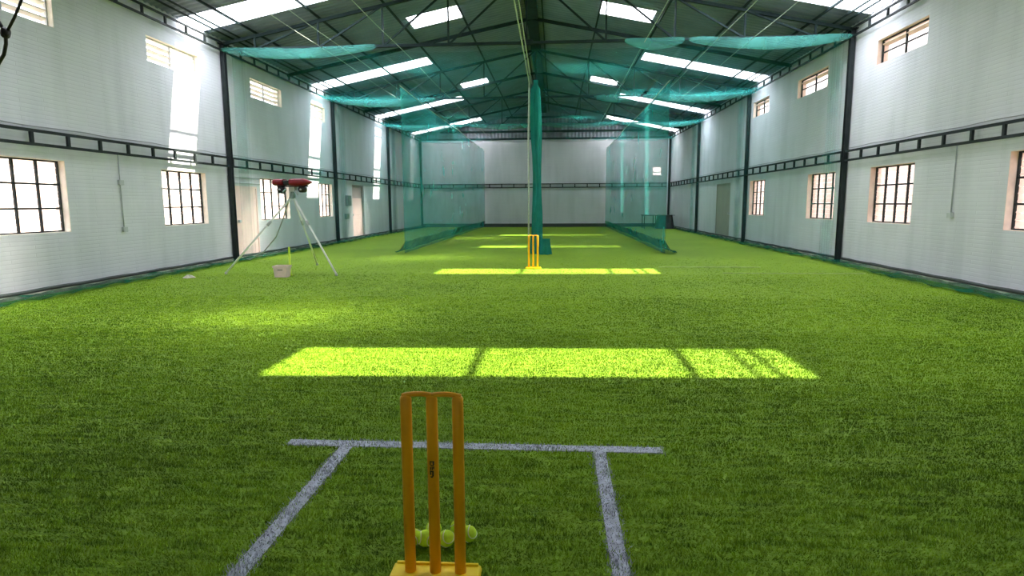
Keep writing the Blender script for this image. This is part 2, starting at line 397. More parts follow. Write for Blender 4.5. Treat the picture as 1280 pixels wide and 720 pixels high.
PD = [0.3, 1.82, 3.37, 4.92, 6.47]; PX_SHADOW = [6.90, 7.06]                     # purlin distances from the ridge; the thin eave pair is added for its shadow
def truss(k, y):
    tz = 5.06; t = empty('roof_truss', (XC, y, tz))
    ht = 0.07
    for s in (-1, 1):
        MB().bar((XC, y, RIDGE-0.17), (XC+s*(HW-0.05), y, roof_h(XC+s*(HW-0.05))-0.14), 0.07, ht).build('top_chord', 'green_steel', t)
    MB().bar((XL+0.08, y, tz), (XR-0.08, y, tz), 0.07, 0.06).build('bottom_chord', 'green_steel', t)
    for s in (-1, 1):
        ds = PD[1:]
        for i, d in enumerate(ds):
            zt = RIDGE-SLOPE*d-0.16
            if zt-tz > 0.12: MB().bar((XC+s*d, y, tz), (XC+s*d, y, zt), 0.04, 0.04).build('web_post', 'green_steel', t)
            din = PD[1+i-1] if i > 0 else 0
            MB().bar((XC+s*d, y, tz), (XC+s*din, y, RIDGE-SLOPE*din-0.16), 0.04, 0.04).build('web_diagonal', 'green_steel', t)
    MB().bar((XC, y, tz), (XC, y, RIDGE-0.2), 0.04, 0.04).build('web_post', 'green_steel', t)
    MB().box((XC-0.15, y-0.015, tz-0.05), (XC+0.15, y+0.015, tz+0.07)).build('gusset_plate', 'green_steel', t)
    tag(t, 'dark green steel roof truss, %s from the viewer' % ORD[k], 'truss', 'roof trusses')
for k, y in enumerate(CY): truss(k, y)
for k, y in enumerate([CY[0]+BAY/2, CY[1]+BAY/2, CY[2]+BAY/2, CY[3]+BAY/2]):
    r = empty('roof_rafter', (XC, y, RIDGE))
    for s in (-1, 1):
        MB().bar((XC, y, RIDGE-0.17), (XC+s*(HW-0.05), y, roof_h(XC+s*(HW-0.05))-0.13), 0.06, 0.09).build('rafter_arm', 'green_steel', r)
    tag(r, 'slim dark rafter pair between trusses, %s from the viewer' % ORD[k], 'rafter', 'roof rafters')
pn = ['nearest the ridge', 'second below the ridge', 'third below the ridge', 'fourth below the ridge', 'fifth below the ridge', 'upper one of the thin eave pair added for its shadow line', 'lower one of the thin eave pair added for its shadow line']
for s in (-1, 1):
    for i, d in enumerate(PD+PX_SHADOW):
        x = XC+s*d; z = RIDGE-SLOPE*d-0.045; hh_ = 0.022 if i < 5 else 0.015; hw_ = 0.02 if i < 5 else 0.015
        mb = MB().box((x-hw_, Y0, z-hh_), (x+hw_, YB+0.04, z-hh_+0.008)).box((x-hw_, Y0, z-hh_+0.008), (x-hw_+0.008, YB+0.04, z+hh_-0.008)).box((x-hw_, Y0, z+hh_-0.008), (x+hw_, YB+0.04, z+hh_))
        tag(mb.build('roof_purlin', 'green_steel'), 'long steel purlin under the %s roof slope, %s' % ('left' if s < 0 else 'right', pn[i]), 'purlin', 'roof purlins')

# ladder rails: at mid height of the side walls and under the eaves
def ladder(side, y0, y1, z0, z1, n, label, group, off, hw):
    x = XL+off if side < 0 else XR-off
    e = empty('ladder_rail', (x, y0, z0))
    for z in (z0, z1): MB().box((x-0.02, y0, z-hw), (x+0.02, y1, z+hw)).build('chord', 'black_steel', e)
    me = shared(MB().box((-0.02, -hw*1.2, z0+hw-(z0+z1)/2), (0.02, hw*1.2, z1-hw-(z0+z1)/2)), 'batten', 'black_steel')
    for i in range(n):
        b = inst('batten', me, e, (0, (y1-y0)*(i+0.5)/n if False else (y1-y0)*(i+0.02 if i == 0 else i)/n, (z1-z0)/2))
    tag(e, label, 'rail', group)
segs = [(Y0+0.05, CY[0]), (CY[0], CY[1]), (CY[1], CY[2]), (CY[2], CY[3]), (CY[3], YB-0.14)]
sl = ['nearest bay', 'ending at first column', 'between first and second columns', 'between second and third columns', 'last bay']
for side in (-1, 1):
    wd = 'left' if side < 0 else 'right'
    for i, (a, b) in enumerate(segs):
        ladder(side, a+0.09, b-0.09, 2.315, 2.52, 12 if i == 0 else 10, 'black ladder rail halfway up the %s wall, %s' % (wd, sl[i]), 'mid height ladder rails', 0.09, 0.022)
        ladder(side, a+0.09, b-0.09, 5.02, 5.2, 12 if i == 0 else 10, 'black ladder beam under the %s eave, %s' % (wd, sl[i]), 'eave ladder beams', 0.10, 0.018)
e = empty('ladder_rail', (XL+0.2, YB-0.05, 2.315))
for z in (2.315, 2.52): MB().box((XL+0.2, YB-0.07, z-0.022), (XR-0.2, YB-0.03, z+0.022)).build('chord', 'black_steel', e)
me = shared(MB().box((-0.026, -0.02, -0.08), (0.026, 0.02, 0.08)), 'batten', 'black_steel')
for i in range(20): inst('batten', me, e, (0.35+i*0.72, 0, 0.1025))
tag(e, 'black steel ladder rail across the far end wall', 'rail')
for side in (-1, 1):
    x = XL+0.03 if side < 0 else XR-0.03
    pts = [(x, Y0+0.1+i*0.6, 2.60+0.012*math.sin(i*2.1)) for i in range(58)]
    tag(MB().tube(pts, 0.009, 6).build('wall_cable', 'grey_cable', None, True), 'thin grey cable running above the %s wall ladder rail' % ('left' if side < 0 else 'right'), 'cable')

# ------------------------------------------------------------------ windows, vents, doors
WN = [0]
def window(side, y0, y1, label):
    WN[0] += 1
    s = -1 if side < 0 else 1; xf = (XL if side < 0 else XR) + s*0.13      # frame set back in the opening
    z0, z1 = WZ; e = empty('window_%d' % WN[0], (xf, y0, z0)); struct(e, label, 'window')
    fr = 0.03; xa, xb = xf-0.018, xf+0.018
    MB().box((xa,y0,z0),(xb,y0+fr,z1)).box((xa,y1-fr,z0),(xb,y1,z1)).box((xa,y0+fr,z0),(xb,y1-fr,z0+fr)).box((xa,y0+fr,z1-fr),(xb,y1-fr,z1)).build('frame', 'black_steel', e)
    nc, nr = 4, 3
    for i in range(1, nc):
        y = y0+(y1-y0)*i/nc; MB().box((xa,y-0.016,z0+fr),(xb,y+0.016,z1-fr)).build('glazing_bar', 'black_steel', e)
    for j in range(1, nr):
        z = z0+(z1-z0)*j/nr; MB().box((xa+0.004,y0+fr,z-0.016),(xb-0.004,y1-fr,z+0.016)).build('glazing_bar', 'black_steel', e)
    cw = (y1-y0)/nc-0.04; ch = (z1-z0)/nr
    me = shared(MB().bar((0,-cw/2,0),(0,cw/2,0),0.006,0.108, (0.45*s,0,1)), 'louvre_pane', 'louvre_glass')
    for i in range(nc):
        for j in range(nr):
            for q in range(3):
                inst('louvre_pane', me, e, (s*0.03, (y1-y0)*(i+0.5)/nc, ch*j+0.03+(ch-0.05)*(q+0.5)/3+0.0))
    # reveal lining and sill: cream left, pink bounce put into the colour right
    rm = 'reveal' if side < 0 else 'reveal_pink_bounce'; xw = XL if side < 0 else XR
    X0, X1 = sorted((xw+s*0.002, xw+s*(TH-0.005)))
    MB().box((X0,y0-0.001,z0),(X1,y0+0.006,z1)).box((X0,y1-0.006,z0),(X1,y1+0.001,z1)).box((X0,y0+0.006,z0-0.001),(X1,y1-0.006,z0+0.006)).box((X0,y0+0.006,z1-0.006),(X1,y1-0.006,z1+0.001)).build('reveal', rm, e)
def vent(side, y0, y1, label):
    WN[0] += 1
    s = -1 if side < 0 else 1; xw = XL if side < 0 else XR; xf = xw+s*0.11
    z0, z1 = VZ; e = empty('window_%d' % WN[0], (xf, y0, z0)); struct(e, label, 'window')
    fr = 0.028; xa, xb = xf-0.018, xf+0.018
    col = 'concrete_slat' if side < 0 else 'reveal_pink_bounce'
    MB().box((xa,y0,z0),(xb,y0+fr,z1)).box((xa,y1-fr,z0),(xb,y1,z1)).box((xa,y0+fr,z0),(xb,y1-fr,z0+fr)).box((xa,y0+fr,z1-fr),(xb,y1-fr,z1)).build('frame', 'grey_plastic' if side < 0 else 'black_steel', e)
    ym = (y0+y1)/2
    MB().box((xa,ym-0.014,z0+fr),(xb,ym+0.014,z1-fr)).build('mullion', 'grey_plastic' if side < 0 else 'black_steel', e)
    zz = [0.13, 0.25, 0.37] if side < 0 else [0.40]
    for q in zz:
        MB().bar((xf+s*0.03, y0+fr, z0+q), (xf+s*0.03, y1-fr, z0+q), 0.10, 0.022, (0.35*s,0,1)).build('vent_slat', col, e)
    if side > 0: MB().box((xa,y0+fr,z0+0.23),(xb,y1-fr,z0+0.25)).build('glazing_bar', 'black_steel', e)
    X0, X1 = sorted((xw+s*0.002, xw+s*(TH-0.005)))
    MB().box((X0,y0-0.001,z0),(X1,y0+0.006,z1)).box((X0,y1-0.006,z0),(X1,y1+0.001,z1)).box((X0,y0+0.006,z0-0.001),(X1,y1-0.006,z0+0.006)).box((X0,y0+0.006,z1-0.006),(X1,y1-0.006,z1+0.001)).build('reveal', 'reveal' if side < 0 else 'reveal_pink_bounce', e)
lwl = ['largest barred louvre window, at the left edge of the picture', 'barred louvre window before the first left column', 'barred louvre window behind the ball machine', 'barred louvre window against the second left column']
rwl = ['barred louvre window at the right edge of the picture', 'barred louvre window before the first right column', 'barred louvre window just beyond the first right column', 'smallest barred louvre window by the second right column']
lvl = ['high slatted vent at the top left corner', 'high slatted vent in the sunlit patch of the left wall', 'high slatted vent beyond the first left column', 'high slatted vent by the second left column']
rvl = ['high pink edged vent at the top right corner', 'high pink edged vent before the first right column', 'high pink edged vent beyond the first right column', 'high pink edged vent by the second right column']
for (a, b), l in zip(LW, lwl): window(-1, a, b, l)
for (a, b), l in zip(RW, rwl): window(1, a, b, l)
for (a, b), l in zip(LV, lvl): vent(-1, a, b, l)
for (a, b), l in zip(RV, rvl): vent(1, a, b, l)
WN[0] += 1
e = empty('window_%d' % WN[0], (BV[0], YB+0.1, BV[2])); struct(e, 'small bright window high in the far end wall', 'window')
mb = MB(); x0, x1, z0, z1 = BV; y = YB+0.1
mb.box((x0,y,z0),(x0+0.04,y+0.03,z1)).box((x1-0.04,y,z0),(x1,y+0.03,z1)).box((x0+0.04,y,z0),(x1-0.04,y+0.03,z0+0.04)).box((x0+0.04,y,z1-0.04),(x1-0.04,y+0.03,z1)).build('frame', 'reveal_pink_bounce', e)
MB().box((x0+0.04,y,z0+0.17),(x1-0.04,y+0.03,z0+0.22)).build('glazing_bar', 'grey_plastic', e)
MB().box((x0+0.04,y+0.012,z0+0.04),(x1-0.04,y+0.018,z0+0.17)).build('pane', 'louvre_glass', e)
MB().box((x0+0.04,y+0.012,z0+0.22),(x1-0.04,y+0.018,z1-0.04)).build('pane', 'louvre_glass', e)

def door(n, side, d, leaf, label, transom=None, panels=True, setback=0.08):
    y0, y1, z0, z1 = d; s = -1 if side < 0 else 1; xw = XL if side < 0 else XR
    e = empty('door_%d' % n, (xw+s*setback, y0, 0)); struct(e, label, 'door')
    def bx(a, b): 
        X = sorted((xw+s*a[0], xw+s*b[0])); return ((X[0], a[1], a[2]), (X[1], b[1], b[2]))
    top = z1 if transom is None else transom
    MB().box(*bx((setback, y0+0.05, 0.01), (setback+0.05, y1-0.05, top-0.03))).build('leaf', leaf, e)
    mb = MB().box(*bx((setback-0.02, y0, 0), (setback+0.07, y0+0.05, z1))).box(*bx((setback-0.02, y1-0.05, 0), (setback+0.07, y1, z1))).box(*bx((setback-0.02, y0+0.05, z1-0.05), (setback+0.07, y1-0.05, z1)))
    mb.build('door_frame', leaf if n != 2 else 'transom', e)
    if transom:
        MB().box(*bx((setback-0.02, y0+0.05, transom-0.03), (setback+0.07, y1-0.05, transom+0.02))).build('transom_bar', 'transom', e)
        MB().box(*bx((setback+0.02, y0+0.05, transom+0.02), (setback+0.03, y1-0.05, z1-0.05))).build('transom_pane', 'transom', e)
    if panels:
        for za, zb in ((0.12, 0.75), (0.95, top-0.2)):
            MB().box(*bx((setback-0.012, y0+0.2, za), (setback, y1-0.2, zb))).build('door_panel', leaf, e, bevel=0.005)
    o = MB().box(*bx((setback-0.06, y0+0.1, 0.93), (setback, y0+0.2, 1.0))).build('handle', 'grey_plastic', e, bevel=0.008)
door(1, -1, LD[0], 'door_pink', 'pale pink flush door behind the ball machine', panels=False, setback=0.02)
door(2, -1, LD[1], 'door_pink', 'pink door with dark transom on the far left wall', transom=1.66)
door(3, 1, RD[0], 'door_beige', 'beige grey double width door on the far right wall', panels=False, setback=0.03)

# conduits and boxes
def conduit(x, s, y, zt, boxes, label):
    e = empty('wall_conduit', (x, y, boxes[-1])); xx = x+s*0.015
    MB().tube([(xx, y, zt), (xx, y, boxes[-1])], 0.010, 8).build('pipe', 'grey_plastic', e, True)
    for z in boxes:
        MB().box((min(x+s*0.003, x+s*0.05), y-0.06, z-0.045), (max(x+s*0.003, x+s*0.05), y+0.06, z+0.045)).build('switch_box', 'grey_plastic', e, bevel=0.006)
    tag(e, label, 'conduit')
conduit(XL, 1, 11.0, 2.30, [1.8, 0.94], 'grey conduit with two switch boxes between left wall windows')
conduit(XR, -1, 10.95, 2.30, [1.15], 'grey conduit with one switch box between right wall windows')
conduit(XL, 1, 14.98, 2.30, [0.97], 'grey conduit with switch box beside the pale pink door')
e = empty('pipe_pair', (XL, 15.0, 1.92))
for z in (1.93, 2.08): MB().tube([(XL+0.03, 15.06, z), (XL+0.03, 16.44, z)], 0.013, 8).build('pipe', 'grey_plastic', e, True)
tag(e, 'two short grey pipes above the pale pink door', 'pipe')
o = MB().box((XL+0.003, 23.35, 1.33), (XL+0.12, 23.75, 1.72)).build('meter_box', 'green_grey_box', bevel=0.012); tag(o, 'grey green meter box left of the pink transom door', 'box')
o = MB().box((XL+0.003, 23.2, 0.82), (XL+0.09, 23.5, 1.02)).build('socket_box', 'green_grey_box', bevel=0.01); tag(o, 'small grey green socket box below the meter box', 'box')

# ------------------------------------------------------------------ nets
def wob(seed, n=5):
    r = random.Random(seed); co = [(r.uniform(0.6, 3.2), r.uniform(0, 6.28), r.uniform(0.4, 1)) for _ in range(n)]
    return lambda t: sum(a*math.sin(f*t+p) for f, p, a in co)/n
def curtain(x, y0, y1, ztop, label, inward, seed):
    e = empty('net_curtain', (x, y0, 0)); f = wob(seed); g = wob(seed+9)
    L = y1-y0
    def fn(u, v):
        y = y0+u*L; z = ztop*(1-v)-0.0
        z = max(z, 0.03)
        amp = 0.004+0.006*v
        dx = amp*math.sin(y*3.1+2.2*g(y*0.9)) + 0.04*f(y*0.3)*v
        if v < 0.2: z -= 0.12*(abs(math.sin(y*math.pi/1.83))-1)*(-1)*(1-v/0.2)*0.5
        return (x+dx, y, z)
    MB().grid(fn, int(L/0.075), 12).build('net_panel', 'net', e, True)
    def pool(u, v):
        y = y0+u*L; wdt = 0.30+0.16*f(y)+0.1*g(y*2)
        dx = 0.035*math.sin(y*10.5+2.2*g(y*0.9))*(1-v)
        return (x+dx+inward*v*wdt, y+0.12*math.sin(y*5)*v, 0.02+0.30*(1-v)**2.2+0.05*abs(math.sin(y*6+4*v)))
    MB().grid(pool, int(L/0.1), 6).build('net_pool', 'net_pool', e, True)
    pts = [(x, y0+L*i/24, ztop+0.02-0.05*math.sin(math.pi*((i % 12)/12))) for i in range(25)]
    MB().tube(pts, 0.012, 6).build('head_rope', 'rope', e, True)
    tag(e, label, 'net', 'lane divider nets')
curtain(-4.15, 16.8, 36.7, 4.5, 'teal lane net hanging on the left, pooled on the turf', -1, 3)
curtain(2.95, 16.75, 36.7, 4.5, 'teal lane net hanging on the right, pooled on the turf', 1, 5)

# gathered centre net
e = empty('net_bundle', (-0.5, 17.0, 0))
def bund(u, v):
    z = 4.62*(1-v); a = 2*math.pi*u
    r = 0.118+0.015*math.sin(z*2.3)+ (0.06*max(0, (0.5-z)/0.5)) - (0.05 if z > 4.4 else 0)
    r *= 1+0.16*math.sin(a*7+z*0.8)+0.07*math.sin(a*13-z)
    return (-0.505+r*math.cos(a)+0.02*math.sin(z*1.1), 17.0+r*math.sin(a), z+0.012)
MB().grid(bund, 56, 40).build('net_panel', 'net_bundle', e, True)
def tail(u, v):
    a = 2*math.pi*u; r = 0.16*(1-0.35*v)*(1+0.2*math.sin(a*5)+0.12*math.sin(a*9+3*v))
    return (-0.27+r*math.cos(a)+0.03*v, 16.75+r*math.sin(a), 0.01+0.42*v)
MB().grid(tail, 40, 6).add([tail(k/24, 1.0) for k in range(24)], [tuple(range(24))]).build('net_tail', 'net_bundle', e, True)
tag(e, 'centre net gathered into a tall dark teal bundle behind the far stumps', 'net')
# the two ropes that carry it
for i, (xa, za, xb) in enumerate(((-0.73, 4.98, -0.695), (-0.605, 4.96, -0.64))):
    pts = [(xa+(xb-xa)*t/20, 0.3+16.62*t/20, za-0.42*(t/20)**2.0-0.0) for t in range(21)]
    if i == 0: pts += [(xb, 16.92, 4.35), (xb-0.02, 16.90, 3.0), (xb-0.01, 16.90, 1.5), (xb-0.02, 16.90, 0.05)]
    tag(MB().tube(pts, 0.012 if i else [0.014]*21+[0.028]*4, 6).build('net_rope', 'rope', None, True), ['pale rope along the roof centre, dropping beside the net bundle', 'thinner pale rope running overhead along the roof centre'][i], 'rope')

# ceiling nets: one sheet for each lane and bay, with a gathered hem at the front edge
lanes = [(XL+0.12, -4.2, 'left'), (-4.1, -0.75, 'centre left'), (-0.6, 2.9, 'centre right'), (3.0, XR-0.12, 'right')]
bays = [(CY[1]+0.05, CY[2]-0.06), (CY[2]+0.06, CY[3]-0.06), (CY[3]+0.06, YB-0.2)]
bw = ['nearest', 'middle', 'farthest']
for li, (xa, xb, ln) in enumerate(lanes):
    for bi, (ya, yb) in enumerate(bays):
        f = wob(li*7+bi); g = wob(li*5+bi*3+50)
        e = empty('ceiling_net', (xa, ya, 4.95))
        def fn(u, v):
            x = xa+(xb-xa)*u; y = ya+(yb-ya)*v
            sag = 0.22*math.sin(math.pi*u)*(0.5+0.5*math.sin(math.pi*v)) + 0.03*f(x*3+y) + 0.03*g(y*3)
            return (x, y, 4.97-sag*0.7)
        MB().grid(fn, 18, 24).build('net_panel', 'net_ceiling', e, True)
        if li in (0, 3) or (li == 2 and bi in (0, 1)) or bi == 2:
            lo = 0.0; hi = 1.0
            if li == 2 and bi < 2: lo = 0.62 if bi == 0 else 0.55
            def hem(u, v):
                u2 = lo+(hi-lo)*u; x = xa+(xb-xa)*u2; s = math.sin(math.pi*u)
                s = max(0.0, s); fat = 0.03+0.10*s**0.45*(1+0.2*f(x*0.7)); a = 2*math.pi*v
                zc = 5.03-0.12*s*(1 if li in (0, 3) else 0.7)
                return (x, ya-0.16+0.05*math.cos(a)+0.02*math.sin(x*5)*math.sin(a), zc+fat*math.sin(a))
            MB().grid(hem, 40, 10).build('net_hem', 'net_thick', e, True)
        tag(e, 'teal net ceiling over the %s lane, %s bay' % (ln, bw[bi]), 'net', 'ceiling nets')
# side wall nets beyond the first column
for side in (-1, 1):
    x = XL+0.16 if side < 0 else XR-0.16; wd = 'left' if side < 0 else 'right'
    for bi, (ya, yb) in enumerate([(CY[1]+0.1, CY[2]-0.1), (CY[2]+0.1, CY[3]-0.1), (CY[3]+0.1, YB-0.3)]):
        f = wob(side*3+bi+70)
        def fn(u, v):
            y = ya+(yb-ya)*u; amp = 0.012+0.025*math.exp(-u*8)
            return (x+side*(-0.03)+amp*math.sin(y*11+f(y)), y, 4.98*(1-v)+0.05)
        e = empty('wall_net', (x, ya, 0))
        MB().grid(fn, 60, 8).build('net_panel', 'net_light', e, True)
        def fold(u, v):
            y = ya+0.02+0.55*u; return (x-side*0.06+0.05*math.sin(u*26+v*2), y, 4.95*(1-v)+0.05)
        MB().grid(fold, 30, 8).build('net_fold', 'net_faint', e, True)
        tag(e, 'fine net hung over the %s wall, %s bay' % (wd, bw[bi]), 'net', 'side wall nets')
    # net lying gathered along the foot of the wall
    f = wob(side+90); g = wob(side+120)
    ya, yb = 2.5, YB-0.4
    def roll(u, v):
        y = ya+(yb-ya)*u; wdt = 0.40+0.14*f(y*0.7)+0.06*g(y*3)
        z = 0.02+0.02*(1-v)+0.025*abs(math.sin(y*5+v*5))+0.015*g(y*2+v*3)
        return ((XL if side < 0 else XR)-side*(0.11+v*wdt), y, max(0.015, z))
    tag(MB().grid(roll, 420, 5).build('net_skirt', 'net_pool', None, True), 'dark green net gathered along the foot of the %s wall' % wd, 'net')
# net wires along the hall
for x, z, l in ((-5.4, 4.97, 'outermost left'), (-4.95, 4.98, 'second from the left wall'), (-3.6, 4.97, 'third from the left wall'), (2.0, 4.97, 'innermost right'), (3.6, 4.98, 'second from the right wall'), (4.35, 4.97, 'outermost right')):
    pts = [(x, CY[0]+(YB-0.1-CY[0])*i/40, z+0.015*math.sin(i*0.7)) for i in range(41)]
    tag(MB().tube(pts, 0.007, 6).build('net_wire', 'wire', None, True), 'pale wire carrying the ceiling net, %s' % l, 'wire', 'ceiling net wires')

# ------------------------------------------------------------------ stumps
def stumps(cx, cy, label, logo):
    e = empty('cricket_stumps', (cx, cy, 0)); sp = 0.0935; r = 0.0205
    bw_, bd, bh = 0.335, 0.15, 0.032
    # base: bevelled tray with raised rim
    b = MB().box((cx-bw_/2, cy-bd/2-0.02, 0.002), (cx+bw_/2, cy+bd/2-0.02, bh)).build('base', 'stump_yellow', e, bevel=0.012)
    mb = MB()
    for y in (cy-bd/2-0.008, cy+bd/2-0.032): mb.box((cx-bw_/2+0.012, y-0.006, bh-0.002), (cx+bw_/2-0.012, y+0.006, bh+0.008))
    mb.build('base_rim', 'stump_yellow', b, bevel=0.003)
    for k in (-1, 0, 1):
        x = cx+k*sp
        mb = MB().lathe([(0.0, bh-0.006), (r, bh-0.006), (r, 0.690), (r*0.9, 0.700), (r*0.5, 0.706), (0, 0.707)], (x, cy, 0), 24)
        s = mb.build('stump', 'stump_orange', e, True)
        if k == 0 and logo:
            m2 = MB(); 
            z = 0.468
            for (a, bb) in (((0.000, 0.000), (0.010, 0.016)),): pass
            # dark upright print: letters turned on their side, wrapped on the stump face
            def patch(xa, xb, za, zb):
                n = 4; vs = []
                for i in range(n+1):
                    xx = xa+(xb-xa)*i/n; yy = -math.sqrt(max(1e-9, (r+0.0006)**2-xx*xx)); vs += [(cx+xx, cy+yy, za), (cx+xx, cy+yy, zb)]
                m2.add(vs, [(2*i, 2*i+2, 2*i+3, 2*i+1) for i in range(n)])
            patch(-0.008, 0.008, z-0.004, z); patch(-0.008, -0.004, z-0.015, z-0.004); patch(0.003, 0.008, z-0.015, z-0.004); patch(-0.005, 0.006, z-0.019, z-0.015)
            patch(-0.007, -0.003, z-0.034, z-0.022); patch(-0.001, 0.003, z-0.034, z-0.022); patch(0.004, 0.008, z-0.030, z-0.020)
            patch(-0.008, 0.006, z-0.041, z-0.036); patch(-0.008, -0.003, z-0.052, z-0.041); patch(0.000, 0.006, z-0.058, z-0.041); patch(-0.006, 0.003, z-0.062, z-0.057)
            o = m2.build('logo', 'black_print', s); o['label'] = 'small black upright lettering'
    for k in (-1, 1):
        x0 = cx+(k-1)*sp/2-0.0; x1 = x0+sp
        pts = [(x0+sp*i/8+(-0.012 if i == 0 and k < 0 else 0)+(0.012 if i == 8 and k > 0 else 0), cy, 0.706+0.004*math.sin(math.pi*i/8)-(0.004 if (i == 0 and k < 0) or (i == 8 and k > 0) else 0)) for i in range(9)]
        MB().tube(pts, [0.0095]*9, 10).build('bail', 'stump_orange', e, True)
    tag(e, label, 'stumps')
stumps(-0.435, 2.095, 'large orange plastic cricket stumps in the foreground', True)
stumps(-0.455, 13.1, 'small distant yellow cricket stumps before the net bundle', False)

# ------------------------------------------------------------------ tennis balls behind the near stumps
def ball(x, y, z, r, label, rot):
    e = empty('tennis_ball', (x, y, z))
    n = 16; prof = [(r*math.sin(math.pi*i/n), -r*math.cos(math.pi*i/n)) for i in range(n+1)]
    prof[0] = (1e-4, -r); prof[-1] = (1e-4, r)
    o = MB().lathe(prof, (x, y, z), 24).build('felt', 'tennis_felt', e, True)
    pts = []
    for i in range(49):
        t = 2*math.pi*i/48; a, b = 0.44, 0.56
        v = Vector((math.cos(t)*a*1.3+math.cos(3*t)*0.25, math.sin(t)*a*1.3-math.sin(3*t)*0.25, b*math.sin(2*t)*1.3)).normalized()*(r*0.995)
        v.rotate(Matrix.Rotation(rot, 3, 'X') @ Matrix.Rotation(rot*1.7, 3, 'Z')); pts.append((x+v.x, y+v.y, z+v.z))
    MB().tube(pts, 0.0022, 5).build('seam', 'tennis_seam', e, True)
    tag(e, label, 'ball', 'tennis balls behind the stumps')
BR = 0.033
BP = [(-0.566, 2.307), (-0.515, 2.299), (-0.497, 2.374), (-0.431, 2.304), (-0.396, 2.393), (-0.346, 2.345)]
for x, y, z, l, r in ((BP[0][0], BP[0][1], 0, 'tennis ball at the left end of the cluster behind the stumps', 0.4),
                      (BP[1][0], BP[1][1], 0, 'tennis ball low at the left of the middle stump', 1.3),
                      (BP[2][0], BP[2][1], 0, 'tennis ball half hidden behind the middle stump', 2.2),
                      (BP[3][0], BP[3][1], 0, 'tennis ball with curved seam between middle and right stumps', 2.0),
                      (BP[4][0], BP[4][1], 0, 'tennis ball half hidden behind the right stump', 0.9),
                      (BP[5][0], BP[5][1], 0, 'tennis ball at the right end, past the right stump', 1.8)):
    ball(x, y, z+BR+0.008, BR, l, r)

# ------------------------------------------------------------------ bowling machine on a tripod
e = empty('ball_machine', (-5.35, 12.4, 0))
ax = Vector((-5.35, 12.4, 1.56))
feet = [(-6.57, 11.85, 0), (-4.24, 11.66, 0), (-5.42, 13.7, 0)]
for f_ in feet:
    f_ = Vector(f_); p = ax + (f_-ax).normalized()*0.08
    lg = MB().tube([p, f_+Vector((0, 0, 0.03))], [0.020, 0.020], 10).build('leg', 'white_tube', e, True)
    m_ = p.lerp(f_, 0.33)
    MB().tube([p.lerp(f_, 0.30), p.lerp(f_, 0.36)], 0.028, 10).build('clamp', 'grey_plastic', lg, True)
    MB().tube([f_+Vector((0, 0, 0.05)), f_+Vector((0, 0, 0.004))], 0.026, 10).build('rubber_foot', 'grey_plastic', lg, True)
MB().lathe([(0.0, -0.06), (0.05, -0.06), (0.06, 0.0), (0.045, 0.05), (0.03, 0.06), (0.03, 0.14), (0, 0.14)], ax, 16).build('tripod_head', 'green_grey_box', e, True)
MB().box((-5.40, 12.33, 1.64), (-5.28, 12.47, 1.74)).build('pivot_bracket', 'grey_plastic', e, bevel=0.01)
# red body: long tapered shell
def shell(x0, x1, y, z, ry, rz, taper0, taper1):
    def fn(u, v):
        a = 2*math.pi*v; t = u; x = x0+(x1-x0)*t
        k = min(1, taper0+(1-taper0)*min(1, t/0.2)) * min(1, taper1+(1-taper1)*min(1, (1-t)/0.35))
        c, s = math.cos(a), math.sin(a); sg = lambda q: math.copysign(abs(q)**0.6, q)
        return (x, y+ry*k*sg(c), z+rz*k*sg(s))
    mb = MB().grid(fn, 14, 20)
    for u in (0, 1): mb.add([fn(u, k/20) for k in range(20)], [tuple(range(20))])
    return mb
shell(-5.36, -4.95, 12.40, 1.832, 0.17, 0.075, 0.9, 0.25).build('front_cover', 'machine_red', e, True)
shell(-5.74, -5.50, 12.40, 1.832, 0.15, 0.07, 0.55, 0.9).build('rear_cover', 'machine_red', e, True)
MB().box((-5.50, 12.30, 1.775), (-5.36, 12.50, 1.865)).build('control_box', 'machine_black', e, bevel=0.012)
MB().box((-5.66, 12.36, 1.74), (-5.02, 12.44, 1.768)).build('chassis', 'machine_black', e, bevel=0.005)
for x in (-5.575, -5.14):
    w_ = MB().tube([(x, 12.31, 1.685), (x, 12.49, 1.685)], 0.062, 20).build('wheel', 'machine_black', e, True)
    MB().tube([(x, 12.29, 1.685), (x, 12.51, 1.685)], 0.018, 10).build('hub', 'grey_plastic', w_, True)
MB().tube([(-5.44, 12.30, 1.70), (-5.50, 12.26, 1.62)], 0.016, 8).build('tilt_lever', 'green_grey_box', e, True)
MB().tube([(-5.25, 12.34, 1.66), (-5.20, 12.30, 1.57)], 0.014, 8).build('lock_knob', 'grey_plastic', e, True)
cab = [(-5.40, 12.5, 1.70), (-5.62, 12.8, 1.45), (-5.95, 13.2, 1.05), (-6.35, 13.7, 0.65), (-6.9, 14.2, 0.28), (-7.5, 14.7, 0.05), (-7.75, 14.9, 0.03)]
MB().tube(cab, 0.014, 8).build('power_cable', 'grey_cable', e, True)
tag(e, 'red and black bowling machine on a tall white tripod', 'machine')

